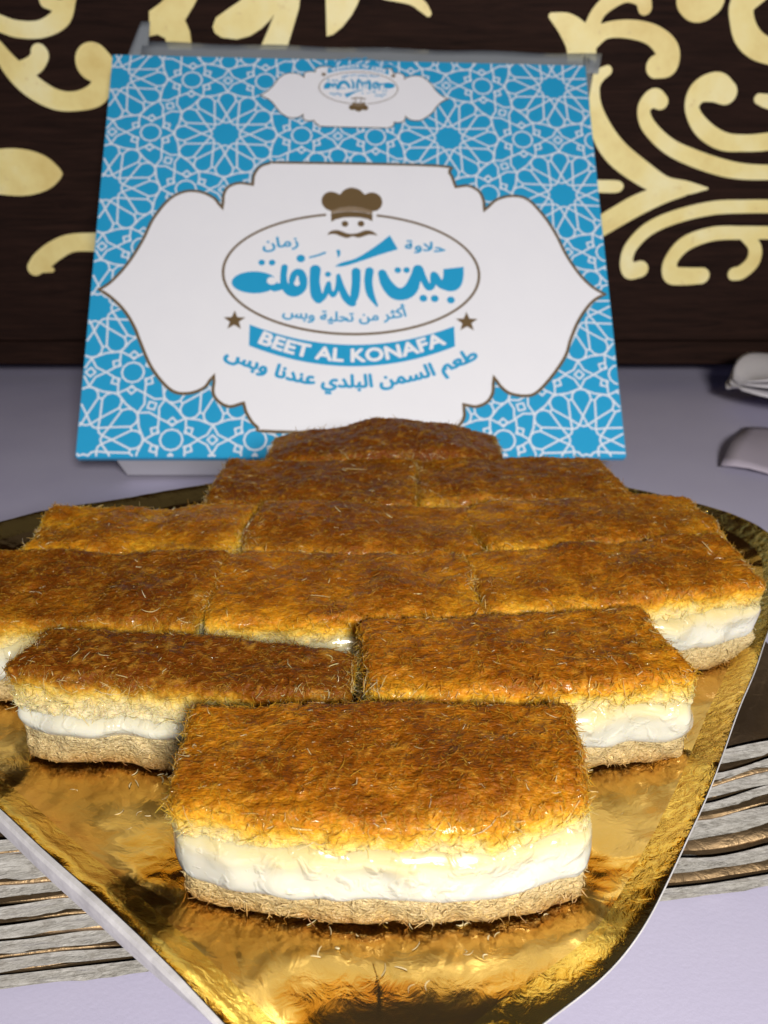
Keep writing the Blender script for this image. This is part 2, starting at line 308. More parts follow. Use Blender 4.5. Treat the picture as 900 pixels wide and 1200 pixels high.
def catmull(pts, k=8):
    pts = [np.array(p, float) for p in pts]
    P = [2 * pts[0] - pts[1]] + pts + [2 * pts[-1] - pts[-2]]
    out = []
    for i in range(1, len(P) - 2):
        a, b, c, d = P[i-1], P[i], P[i+1], P[i+2]
        for j in range(k):
            t = j / k
            out.append(.5 * (2*b + (c-a)*t + (2*a-5*b+4*c-d)*t*t + (3*b-a-3*c+d)*t**3))
    out.append(pts[-1]); return np.array(out)
def stroke_outline(pts, k=8, cap=7):
    """closed outline strip of a stroke whose half width varies: returns verts(2D), quads/tris"""
    q = catmull(pts, k) if len(pts) > 2 else np.array(pts, float)
    q[:, 2] = np.maximum(q[:, 2], .15)
    d = np.gradient(q[:, :2], axis=0); d /= np.linalg.norm(d, axis=1)[:, None] + 1e-9
    nn = np.stack([-d[:, 1], d[:, 0]], 1)
    L = q[:, :2] + nn * q[:, 2:3]; R = q[:, :2] - nn * q[:, 2:3]
    V = []; F = []
    n0 = len(q)
    V += [tuple(x) for x in L] + [tuple(x) for x in R]
    for i in range(n0 - 1): F.append((i, n0 + i, n0 + i + 1, i + 1))
    border = []
    def capf(c, r, d, first, last):
        ang0 = math.atan2(d[1], d[0])
        ids = [first]
        for j in range(1, cap):
            a = ang0 - math.pi / 2 + math.pi * j / cap
            V.append((c[0] + r * math.cos(a), c[1] + r * math.sin(a))); ids.append(len(V) - 1)
        ids.append(last); F.append(tuple(ids)); return ids
    e = capf(q[-1, :2], q[-1, 2], d[-1], 2 * n0 - 1, n0 - 1)      # right -> left round the end
    s = capf(q[0, :2], q[0, 2], -d[0], 0, n0)                     # left -> right round the start
    border = s[:-1] + list(range(n0, 2 * n0 - 1)) + e[:-1] + list(range(n0 - 1, 0, -1))
    return V, F, border
def blob(strokes, res, margin=1.0):
    """union of round-ended strokes as a mesh: marching squares over its distance field. Returns V, F, boundary edges"""
    smp = []
    for st in strokes:
        q = catmull(st, 14) if len(st) > 2 else np.array(st, float)
        smp.append(q)
    q = np.concatenate(smp); q[:, 2] = np.maximum(q[:, 2], res * .6)
    lo = (q[:, :2] - q[:, 2:3]).min(0) - margin - res; hi = (q[:, :2] + q[:, 2:3]).max(0) + margin + res
    nx, ny = int((hi[0]-lo[0]) / res) + 2, int((hi[1]-lo[1]) / res) + 2
    X, Y = np.meshgrid(lo[0] + np.arange(nx) * res, lo[1] + np.arange(ny) * res, indexing='ij')
    S = np.full(X.shape, 1e9)
    for x, y, rr in q: S = np.minimum(S, np.hypot(X - x, Y - y) - rr)
    V = []; F = []; E = []; vid = {}
    def corner(i, j):
        k = (i, j)
        if k not in vid: vid[k] = len(V); V.append((X[i, j], Y[i, j]))
        return vid[k]
    def cut(a, b):
        k = (min(a, b), max(a, b), 'e')
        if k not in vid:
            sa, sb = S[a], S[b]; t = sa / (sa - sb); t = min(max(t, .02), .98)
            vid[k] = len(V); V.append((X[a] + (X[b]-X[a]) * t, Y[a] + (Y[b]-Y[a]) * t))
        return vid[k]
    ins = S < 0
    act = ins[:-1, :-1] | ins[1:, :-1] | ins[1:, 1:] | ins[:-1, 1:]
    for i, j in np.argwhere(act):
        cs = [(i, j), (i+1, j), (i+1, j+1), (i, j+1)]; p = []; ent = None
        for k in range(4):
            a, b = cs[k], cs[(k+1) % 4]
            if ins[a]: p.append(corner(*a))
            if ins[a] != ins[b]: p.append(cut(a, b))
        if len(p) >= 3: F.append(tuple(p))
    cnt = {}
    for f in F:
        for a, b in zip(f, f[1:] + f[:1]): cnt[(a, b)] = 1
    E = [(a, b) for (a, b) in cnt if (b, a) not in cnt]
    return V, F, E
def poly_clean(p):
    a = sum(p[i][0] * p[(i+1) % len(p)][1] - p[(i+1) % len(p)][0] * p[i][1] for i in range(len(p)))
    return list(p) if a > 0 else list(p)[::-1]
def relief(name, V, F, E, y0, y1, mat, parent):
    """solid ornament: outline in (x,z) mm, front at y=-y1, E its boundary edges"""
    n0 = len(V)
    vv = [(x * .001, -y1, z * .001) for x, z in V] + [(x * .001, -y0, z * .001) for x, z in V]
    ff = list(F) + [(b, a, a + n0, b + n0) for a, b in E]
    return new_obj(name, mesh_py(name, vv, ff), mat, parent)
WS.append([(-218.7, 74.2, 1.62), (-212.2, 75.1, 2.75), (-205.5, 74.1, 1.46)])
groups = [(0, 1, 2), (3,), (4,), (5,), (6,), (7,), (8, 9), (10,), (11,), (12, 13), (14, 15), (16, 17), (18,), (19, 21), (20,)]
for i, g in enumerate(groups):
    V, F, E = blob([WS[k] for k in g], .7)
    relief('scroll_ornament', V, F, E, -.001, .0008 + .0001 * (i % 5), M['cream'], panel)
def smooth_poly(p, k=4):
    pts = [(*a, 0) for a in p]; ext = [pts[-1]] + pts + [pts[0], pts[1]]
    q = catmull(ext, k); return [tuple(x[:2]) for x in q[k:-k - 1]]
for i, p in enumerate(WP):
    p = poly_clean(p); n0 = len(p)
    relief('leaf_ornament', p, [tuple(range(n0))], [(k, (k + 1) % n0) for k in range(n0)], -.001, .0013 + .0001 * i, M['cream'], panel)

# ------------------------------------------------------------------ the printed pastry box
BW, BH, BT = .250, .2236, .0264
box = empty('pastry_box')
BR = Matrix(((0.9987673, -0.0466033, -0.0170877), (0.0464722, 0.7569693, 0.6517959), (-0.0174410, -0.6517865, 0.7582019)))
box.matrix_world = Matrix.Translation((-0.0130048, 0.3632974, 0.0173431)) @ BR.to_4x4()
tag(box, 'blue and white printed cardboard pastry box leaning back behind the pastry tray', 'box')
# walls of the box behind the printed face
slab_obj('lid', (-BW/2, BW/2, .0004, .0045, 0, BH), M['print_blue'], box, .0006)
slab_obj('base', (-.1085, .1085, .0046, BT, .0006, BH - .004), M['box_card'], box, .0006)
def flat(name, V, F, mat, layer, parent=box):
    """print lying on the box face: (u,v) in mm, layer n sits n*0.06 mm proud"""
    y = -.00006 * layer
    vv = [(x * .001, y, z * .001) for x, z in (TM(*q) for q in V)]
    return new_obj(name, mesh_py(name, vv, F), mat, parent)
TM = lambda x, z: (x, z)
hw, hh = BW * 500 - .3, BH * 1000
flat('face_print', [(-hw, .3), (hw, .3), (hw, hh - .3), (-hw, hh - .3)], [(0, 1, 2, 3)], M['print_blue'], 0)

# twelve-fold star lattice
A = 66.6; segs = []
def arc_pts(cx, cy, pr): return [(cx + r * math.cos(a), cy + r * math.sin(a)) for r, a in pr]
def addpl(p, closed=False):
    for a, b in zip(p, p[1:] + ([p[0]] if closed else [])): segs.append((a, b))
Rr = A * .394; side = A * .2113
def hankin(poly, th):
    nP = len(poly); mids = []; rays = []
    c = (sum(p[0] for p in poly) / nP, sum(p[1] for p in poly) / nP)
    for i in range(nP):
        a, b = poly[i], poly[(i + 1) % nP]; m = ((a[0]+b[0])/2, (a[1]+b[1])/2); e = math.atan2(b[1]-a[1], b[0]-a[0])
        mids.append(m); rays.append((e + th, e + math.pi - th))
    for i in range(nP):
        j = (i + 1) % nP
        p, d = mids[i], rays[i][0]; q_, d2 = mids[j], rays[j][1]
        d_, e_ = (math.cos(d), math.sin(d)), (math.cos(d2), math.sin(d2))
        det = d_[0] * -e_[1] + e_[0] * d_[1]
        if abs(det) < 1e-6: continue
        t = ((q_[0]-p[0]) * -e_[1] + e_[0] * (q_[1]-p[1])) / det
        x = (p[0] + d_[0] * t, p[1] + d_[1] * t); segs.append((p, x)); segs.append((x, q_))
for ci in range(-3, 4):
    cx = -7.6 + 56.9 * ci
    for k in range(-1, 5):
        cy = 8.4 + A * k + (A / 2 if ci % 2 else 0)
        for j in range(12):
            ph = rad(30 * j)
            ring = [(.80, -12.5), (.90, -10), (.965, -5.5), (.985, 0), (.965, 5.5), (.90, 10), (.80, 12.5)]
            pet = arc_pts(cx, cy, [(Rr * r, ph + rad(a)) for r, a in ring])
            tip = arc_pts(cx, cy, [(Rr * .46, ph)])[0]
            l, r_ = arc_pts(cx, cy, [(Rr * .30, ph - rad(15)), (Rr * .30, ph + rad(15))])
            addpl([r_, tip] + pet + [tip, l])
            addpl([l, arc_pts(cx, cy, [(Rr * .265, ph)])[0], r_])
            o1, o2 = arc_pts(cx, cy, [(Rr * .80, ph + rad(12.5)), (Rr * .80, ph + rad(17.5))]); addpl([o1, o2])
            # strap circle round the rosette
            addpl(arc_pts(cx, cy, [(Rr * 1.0, ph), (Rr * .93, ph + rad(15)), (Rr * 1.0, ph + rad(30))]))
        for j in range(6):                      # squares and hexagons between the rosettes
            a = rad(30 + 60 * j)
            if j < 3:
                m = (cx + A / 2 * math.cos(a), cy + A / 2 * math.sin(a)); u = (math.cos(a), math.sin(a)); v = (-u[1], u[0]); h = side / 2
                sq = [(m[0] + u[0]*x*h + v[0]*y*h, m[1] + u[1]*x*h + v[1]*y*h) for x, y in ((-1,-1),(1,-1),(1,1),(-1,1))]
                hankin(sq, rad(62))
                addpl([(m[0] + u[0]*x*h*.32 + v[0]*y*h*.32, m[1] + u[1]*x*h*.32 + v[1]*y*h*.32) for x, y in ((1,0),(0,1),(-1,0),(0,-1))], True)
            a2 = rad(60 * j); rr = A / math.sqrt(3)
            if j < 2:
                m = (cx + rr * math.cos(a2), cy + rr * math.sin(a2))
                hx = [(m[0] + side * math.cos(rad(60*q + 30)), m[1] + side * math.sin(rad(60*q + 30))) for q in range(6)]
                hankin(hx, rad(58))
                for q in range(6):              # small knots on the hexagon corners
                    kx, ky = m[0] + side * .62 * math.cos(rad(60*q + 30)), m[1] + side * .62 * math.sin(rad(60*q + 30))
                    addpl([(kx + 2.1 * math.cos(rad(60*q + 30 + 90*s)), ky + 2.1 * math.sin(rad(60*q + 30 + 90*s))) for s in range(4)], True)
                addpl([(m[0] + side * .36 * math.cos(rad(30*q)), m[1] + side * .36 * math.sin(rad(30*q))) for q in range(12)], True)
def clip(a, b, x0, y0, x1, y1):
    t0, t1 = 0.0, 1.0; dx, dy = b[0]-a[0], b[1]-a[1]
    for p, q in ((-dx, a[0]-x0), (dx, x1-a[0]), (-dy, a[1]-y0), (dy, y1-a[1])):
        if abs(p) < 1e-9:
            if q < 0: return None
            continue
        r = q / p
        if p < 0: t0 = max(t0, r)
        else: t1 = min(t1, r)
        if t0 > t1: return None
    return (a[0]+dx*t0, a[1]+dy*t0), (a[0]+dx*t1, a[1]+dy*t1)
V = []; F = []; seen = set()
for a, b in segs:
    key = tuple(sorted(((round(a[0], 1), round(a[1], 1)), (round(b[0], 1), round(b[1], 1)))))
    if key in seen: continue
    seen.add(key)
    s = clip(a, b, -hw + .5, .7, hw - .5, hh - .7)
    if not s: continue
    a, b = s; dx, dy = b[0]-a[0], b[1]-a[1]; L = math.hypot(dx, dy)
    if L < .05: continue
    dx, dy = dx / L * .47, dy / L * .47
    k = len(V); yj = -.00006 - .00005 * random.random()
    a = (a[0] - dx * .5, a[1] - dy * .5); b = (b[0] + dx * .5, b[1] + dy * .5)
    V += [((a[0]-dy)*.001, yj, (a[1]+dx)*.001), ((a[0]+dy)*.001, yj, (a[1]-dx)*.001), ((b[0]+dy)*.001, yj, (b[1]-dx)*.001), ((b[0]-dy)*.001, yj, (b[1]+dx)*.001)]
    F.append((k, k+1, k+2, k+3))
new_obj('star_pattern', mesh_py('star_pattern', V, F), M['print_line'], box)

def ngon(name, p, mat, layer, parent=box):
    p = poly_clean(p)
    tris = tessellate_polygon([[Vector((x, z, 0)) for x, z in p]])
    return flat(name, p, [tuple(t) for t in tris], mat, layer, parent)
def offset_poly(p, d):
    p = poly_clean(p); n0 = len(p); out = []
    for i in range(n0):
        a, b, c = np.array(p[i-1]), np.array(p[i]), np.array(p[(i+1) % n0])
        u = (b-a) / (np.linalg.norm(b-a)+1e-9); v = (c-b) / (np.linalg.norm(c-b)+1e-9)
        nn = np.array([u[1]+v[1], -u[0]-v[0]]); nn /= np.linalg.norm(nn) + 1e-9
        k = max(.45, abs(nn @ np.array([u[1], -u[0]]))); out.append(tuple(b + nn * d / k))
    return out
# symmetric cartouche with its brown edge line (cusps kept sharp, arcs smoothed)
def smooth_cusped(p, k=5):
    """Catmull-Rom between corners: a point turning by more than 50 degrees stays a corner"""
    n0 = len(p); P = [np.array(q) for q in p]; corner = []
    for i in range(n0):
        u = P[i]-P[i-1]; v = P[(i+1) % n0]-P[i]
        ang = abs(math.atan2(u[0]*v[1]-u[1]*v[0], u @ v)); corner.append(ang > rad(52))
    out = []
    for i in range(n0):
        b, c = P[i], P[(i+1) % n0]
        a = P[i-1] if not corner[i] else 2*b-c
        d = P[(i+2) % n0] if not corner[(i+1) % n0] else 2*c-b
        for j in range(k):
            t = j / k
            out.append(tuple(.5 * (2*b + (c-a)*t + (2*a-5*b+4*c-d)*t*t + (3*b-a-3*c+d)*t**3)))
    return out
cart = smooth_cusped(CART)
ngon('cartouche_edge', cart, M['print_brown'], 3)
ngon('cartouche', offset_poly(cart, -1.5), M['print_white'], 4)
mini = [((x - .8) * .405 + 1.2, (y - 84.8) * .262 + 199.4) for x, y in cart]
ngon('small_cartouche_edge', mini, M['print_brown'], 3)
ngon('small_cartouche', offset_poly(mini, -.55), M['print_white'], 4)

def ring(cx, cy, rx, ry, wd, n0=96):
    V = []; F = []
    for i in range(n0):
        a = 2 * math.pi * i / n0; V += [(cx + (rx-wd) * math.cos(a), cy + (ry-wd) * math.sin(a)), (cx + (rx+wd) * math.cos(a), cy + (ry+wd) * math.sin(a))]
    for i in range(n0):
        j = (i + 1) % n0; F.append((2*i, 2*i+1, 2*j+1, 2*j))
    return V, F
def disc(cx, cy, rx, ry=None, n0=40):
    ry = ry or rx
    return [(cx + rx * math.cos(2*math.pi*i/n0), cy + ry * math.sin(2*math.pi*i/n0)) for i in range(n0)]
def star(cx, cy, r):
    return [(cx + (r if i % 2 == 0 else r*.42) * math.cos(rad(90+36*i)), cy + (r if i % 2 == 0 else r*.42) * math.sin(rad(90+36*i))) for i in range(10)]

# Arabic letters in their joined presentation forms, set right to left
FORMS = {'ا': ('\ufe8d', '\ufe8e'), 'أ': ('\ufe83', '\ufe84'), 'ب': ('\ufe8f', '\ufe90', '\ufe91', '\ufe92'), 'ة': ('\ufe94', '\ufe94'),
 'ت': ('\ufe95', '\ufe96', '\ufe97', '\ufe98'), 'ث': ('\ufe99', '\ufe9a', '\ufe9b', '\ufe9c'), 'ح': ('\ufea1', '\ufea2', '\ufea3', '\ufea4'),
 'د': ('\ufea9', '\ufeaa'), 'ر': ('\ufead', '\ufeae'), 'ز': ('\ufeaf', '\ufeb0'), 'س': ('\ufeb1', '\ufeb2', '\ufeb3', '\ufeb4'),
 'ط': ('\ufec1', '\ufec2', '\ufec3', '\ufec4'), 'ع': ('\ufec9', '\ufeca', '\ufecb', '\ufecc'), 'ك': ('\ufed9', '\ufeda', '\ufedb', '\ufedc'),
 'ل': ('\ufedd', '\ufede', '\ufedf', '\ufee0'), 'م': ('\ufee1', '\ufee2', '\ufee3', '\ufee4'), 'ن': ('\ufee5', '\ufee6', '\ufee7', '\ufee8'),
 'و': ('\ufeed', '\ufeee'), 'ي': ('\ufef1', '\ufef2', '\ufef3', '\ufef4'), '\u0001': ('\ufefb', '\ufefc')}
def shape(s):
    s = s.replace('لا', '\u0001'); out = []
    for i, ch in enumerate(s):
        if ch not in FORMS: out.append(ch); continue
        prev = s[i-1] if i else ' '; nxt = s[i+1] if i + 1 < len(s) else ' '
        jp = prev in FORMS and len(FORMS[prev]) == 4; jn = len(FORMS[ch]) == 4 and nxt in FORMS
        out.append(FORMS[ch][(2 if jn else 0) + (1 if jp else 0)])
    return ''.join(out[::-1])
def text_mesh(s, weight=0.0):
    cu = bpy.data.curves.new('lettering', 'FONT'); cu.body = s; cu.resolution_u = 3; cu.offset = weight; cu.size = 1
    o = bpy.data.objects.new('lettering', cu); COL.objects.link(o); bpy.context.view_layer.update()
    m = bpy.data.meshes.new_from_object(o.evaluated_get(bpy.context.evaluated_depsgraph_get()))
    bpy.data.objects.remove(o); bpy.data.curves.remove(cu)
    v = np.empty(len(m.vertices) * 3); m.vertices.foreach_get('co', v); v = v.reshape(-1, 3)[:, :2]
    f = [tuple(p.vertices) for p in m.polygons]; bpy.data.meshes.remove(m)
    return v, f
def set_text(name, s, x0, x1, height, curve, mat, layer, weight=0.0):
    """letters from x0 to x1, `height` mm tall overall, baseline following curve(x); weight thickens the strokes (mm)"""
    v, f = text_mesh(s)
    if not len(v): return
    v = v.copy(); v[:, 0] = (v[:, 0] - v[:, 0].min()) / np.ptp(v[:, 0]) * (x1 - x0) + x0
    v[:, 1] = v[:, 1] / np.ptp(v[:, 1]) * height
    V = []; F = []
    for k in range(6):
        a = rad(60 * k); b = len(V)
        for x, y in v:
            x += weight * math.cos(a); y += weight * math.sin(a)
            s_ = (curve(x + .5) - curve(x - .5)); kk = math.hypot(1, s_)
            V.append((x - y * s_ / kk, curve(x) + y / kk, k))
        F += [tuple(b + i for i in q) for q in f]
    vv = [(*TM(x, z), k) for x, z, k in V]
    me = mesh_py(name, [(x * .001, -.00006 * layer - .000012 * k, z * .001) for x, z, k in vv], F)
    return new_obj(name, me, mat, box)
def quad3(p0, p1, p2):
    c = np.polyfit([p0[0], p1[0], p2[0]], [p0[1], p1[1], p2[1]], 2); return lambda x: float(np.polyval(c, x))

LOGO_M = [blob([LOGO_S[k] for k in g], .35)[:2] for g in ((0,), (1, 2, 3, 6), (4,), (5,), (7,), (8, 9))]
def logo(T, det=True):
    """the maker's emblem; T maps (u,v) into place"""
    tp = lambda p: [T(*q[:2]) for q in p]
    rs = 1.0 if det else .331
    V, F = ring(-.9, 95.2, 62, 33.2, .65); flat('emblem_ring', tp(V), F, M['print_brown'], 5)
    for V, F in LOGO_M: flat('logo_letter', tp(V), F, M['print_blue'], 6.0)
    for p in LOGO_P: ngon('logo_letter', tp(smooth_cusped(p, 3)), M['print_blue'], 6.9)
    ngon('logo_letter', tp(disc(-47.7, 89.3, 10.9, 6.0)), M['print_blue'], 5.9)
    V, F, _ = stroke_outline([(-38, 86.6, 2.2), (-35, 87.2, 1.9), (-32.6, 87.4, 1.6)]); flat('logo_letter', tp(V), F, M['print_blue'], 5.8)
    ngon('letter_counter', tp(disc(-39.4, 90.2, 2.4, 2.1)), M['print_white'], 7.4)
    ngon('letter_counter', tp(disc(-27.4, 89.1, 1.4, 1.6)), M['print_white'], 7.4)
    for x, y, r in DOTS: ngon('logo_dot', tp(disc(x, y, r, n0=16)), M['print_blue'], 7.0)
    ngon('emblem_gap', tp([(-13.5, 122), (11.5, 122), (11.5, 134), (-13.5, 134)]), M['print_white'], 5.5)
    ngon('chef_hat', tp(smooth_poly(HAT[0], 3)), M['print_brown'], 6.2)
    ngon('hat_band', tp(HATBAND), M['print_tan'], 6.6)
    ngon('hat_brim', tp(HAT[1]), M['print_brown'], 6.3)
    ngon('moustache', tp(smooth_poly(HAT[2], 3)), M['print_brown'], 6.3)
    for x, y, r in EYES: ngon('eye', tp(disc(x, y, r, n0=16)), M['print_brown'], 6.3)
    up = quad3(BAN[0], BAN[3], BAN[6]); lo = quad3(BAN[13], BAN[10], BAN[7])
    xs = np.linspace(-49.4, 47.7, 33); V = [(x, up(x)) for x in xs] + [(x, lo(x)) for x in xs]
    flat('ribbon', tp(V), [(i, 33 + i, 34 + i, i + 1) for i in range(32)], M['print_blue'], 6)
    for x, y, r in STARS:
        p = star(x, y, r); c0 = len(p); flat('star', tp(p + [(x, y)]), [(i, (i+1) % 10, 10) for i in range(10)], M['print_brown'], 6)
    return up, lo
logo(lambda x, y: (x, y))
def words():
    up = quad3((-46.2, 51.2), (-1.5, 46.9), (43.9, 51.6))
    set_text('lettering', 'BEET AL KONAFA', -45, 43.3, 6.6, quad3((-46.2, 57.5), (-1.5, 47.6), (43.9, 57.5)), M['print_white'], 8, .42)
    set_text('lettering', shape('أكثر من تحلية وبس'), -34, 25.2, 8.4, quad3((-34.5, 71.6), (-5, 68.6), (25.5, 71.8)), M['print_blue'], 8, .22)
    set_text('lettering', shape('زمان'), -44, -27, 7.6, quad3((-44, 107.6), (-35, 108.9), (-27, 109.6)), M['print_blue'], 8, .24)
    set_text('lettering', shape('حلاوة'), 25.2, 44.7, 6.9, quad3((25, 108.4), (35, 107.8), (45, 106.8)), M['print_blue'], 8, .24)
    set_text('lettering', shape('طعم السمن البلدي عندنا وبس'), -60.5, 58.5, 10.2, quad3((-60, 49.3), (-1, 34.4), (58, 49.6)), M['print_blue'], 8, .42)
words()
# the same emblem printed small and upside down near the upper edge
TM = lambda x, y: (3.2 - (x + .9) * .331, 205.2 - (y - 95.2) * .31)
logo(lambda x, y: (x, y)); words()
TM = lambda x, y: (x, y)

# the clear plastic cover showing above the upper edge
def sheet(name, rows, th, mat, parent=None, smooth=True):
    """thin solid sheet from a grid of points"""
    g = np.array(rows, float); a, b = g.shape[:2]
    v = g.reshape(-1, 3); idx = np.arange(a * b).reshape(a, b)
    f = np.stack([idx[:-1, :-1], idx[:-1, 1:], idx[1:, 1:], idx[1:, :-1]], -1).reshape(-1, 4)
    o = new_obj(name, mesh_np(name, v, f), mat, parent, smooth)
    md = o.modifiers.new('thickness', 'SOLIDIFY'); md.thickness = th; md.offset = 0
    return o
rows = []
for j in range(4):
    t = j / 3
    rows.append([(-.111 + (.243 + .004 * t) * i / 30, .0015 + .0025 * t, BH - .004 + (.0165 - .001 * (i / 30)) * t + .0005 * math.sin(i * .9) * t) for i in range(31)])
sheet('plastic_cover', rows, .0004, M['plastic'], box)
rows = [[(.1250 + .0018 * j * i / 5, .0005 + .0012 * j, BH - .024 + .0062 * i) for i in range(6)] for j in range(5)]
sheet('plastic_cover_side', rows, .0004, M['plastic'], box)
rows = [[(-.1185 + .0036 * i + .0012 * j * (3 - i) / 3, .0035, BH + .0005 + .0050 * j) for i in range(4)] for j in range(6)]
sheet('plastic_cover_corner', rows, .0004, M['plastic'], box)

# ------------------------------------------------------------------ gold cardboard plates
def rrect(a, b, rcs, per_side=26, per_corner=14):
    """points round a rounded rectangle with half sizes a, b (counter-clockwise, fixed count)"""
    rcs = [min(x, a * .98, b * .98) for x in (rcs if isinstance(rcs, (tuple, list)) else [rcs] * 4)]; pts = []
    for q, (sx, sy) in enumerate(((1, 1), (-1, 1), (-1, -1), (1, -1))):
        rc = rcs[q]; r2 = rcs[(q + 1) % 4]; cx, cy = sx * (a - rc), sy * (b - rc)
        for i in range(per_corner):
            an = math.pi / 2 * (q + i / per_corner); pts.append((cx + rc * math.cos(an), cy + rc * math.sin(an)))
        an = math.pi / 2 * (q + 1); p0 = (cx + rc * math.cos(an), cy + rc * math.sin(an))
        nx_, ny_ = ((-1, 1), (-1, -1), (1, -1), (1, 1))[q]
        c2 = (nx_ * (a - r2), ny_ * (b - r2)); p1 = (c2[0] + r2 * math.cos(an), c2[1] + r2 * math.sin(an))
        for i in range(per_side): t = i / per_side; pts.append((p0[0] + (p1[0]-p0[0]) * t, p0[1] + (p1[1]-p0[1]) * t))
    return np.array(pts)
def ring_mesh(name, loops, close_centre=None):
    k = len(loops[0]); V = np.concatenate(loops); F = []
    i = np.arange(k); j = (i + 1) % k
    for r in range(len(loops) - 1): F.append(np.stack([r*k + i, r*k + j, (r+1)*k + j, (r+1)*k + i], 1))
    V = [tuple(v) for v in V]; F = [tuple(int(q) for q in f) for f in np.concatenate(F)]
    if close_centre is not None:
        V.append(close_centre); c0 = len(V) - 1; b = (len(loops) - 1) * k
        F += [(b + int(a_), b + int(b_), c0) for a_, b_ in zip(i, j)]
    return mesh_py(name, V, F)
def closed_outline(pts, n0=420):
    P = [np.array(p, float) for p in pts]; m = len(P); out = []
    for i in range(m):
        a, b, c, d = P[i-1], P[i], P[(i+1) % m], P[(i+2) % m]
        for t in np.linspace(0, 1, 24, endpoint=False): out.append(.5 * (2*b + (c-a)*t + (2*a-5*b+4*c-d)*t*t + (3*b-a-3*c+d)*t**3))
    out = np.array(out); L = np.r_[0, np.cumsum(np.linalg.norm(np.diff(np.r_[out, out[:1]], axis=0), axis=1))]
    u = np.linspace(0, L[-1], n0, endpoint=False); cl = np.r_[out, out[:1]]
    out = np.c_[np.interp(u, L, cl[:, 0]), np.interp(u, L, cl[:, 1])]
    for _ in range(10): out = (np.roll(out, 1, 0) + 2 * out + np.roll(out, -1, 0)) / 4
    t = np.roll(out, -1, 0) - np.roll(out, 1, 0); t /= np.linalg.norm(t, axis=1)[:, None]
    nrm = np.c_[-t[:, 1], t[:, 0]]          # inward for a counter-clockwise outline
    for _ in range(12): nrm = (np.roll(nrm, 1, 0) + 2 * nrm + np.roll(nrm, -1, 0)) / 4
    nrm /= np.linalg.norm(nrm, axis=1)[:, None]
    return lambda d: out + nrm * np.reshape(d, (-1, 1))
def make_plate(name, loc, yaw, a, b, rc, prof, card_prof, seed, wave, crinkle, mats, per=(60, 34), label=None, cat='plate', group=None, outline=None, post=None, zseed=None):
    root = empty(name, loc, (0, 0, yaw)); tag(root, label, cat, group)
    def loop(d, z, wv, cr):
        p = outline(d) if outline else (rrect(a - d, b - d, max(rc - d, .004), *per) if np.isscalar(d) else rrect(a, b, rc, *per) * (1 - np.reshape(d, (-1, 1)) / .08)); ref = outline(0) if outline else rrect(a, b, rc, *per)
        s3 = np.c_[ref * 1000, np.zeros(len(ref))]
        out = np.c_[p, np.full(len(p), z)]
        nrm = ref / np.linalg.norm(ref, axis=1)[:, None]
        e = noise3(s3 / 26, seed) * wave * wv
        out[:, :2] += nrm * e[:, None] * .8
        out[:, 2] += noise3(s3 / 17, seed + 5 if zseed is None else zseed) * wave * wv * .8 + noise3(np.c_[p * 1000 / 3.2, np.zeros(len(p))], seed + 9) * crinkle * cr
        return post(out) if post else out
    loops = [loop(d, z, wv, cr) for d, z, wv, cr in prof]
    last = loops[-1]; cz = last[:, 2].mean(); cen = last.mean(0)
    for s in (.93, .86, .75, .6, .4, .2): l = cen + (last - cen) * s; loops.append(l)
    nrim = sum(1 for p in prof if p[0] <= .0062)
    o = new_obj('foil_rim', ring_mesh('foil_rim', loops[:nrim]), mats[0], root, True)
    o = new_obj('foil_base', ring_mesh('foil_base', loops[nrim-1:], tuple(cen)), mats[1], root, True)
    cl = [loop(d, z, wv, 0) for d, z, wv in card_prof]
    last = cl[-1]; cen = last.mean(0)
    o = new_obj('card_body', ring_mesh('card_body', cl, tuple(cen)), mats[2], root, False)
    return root

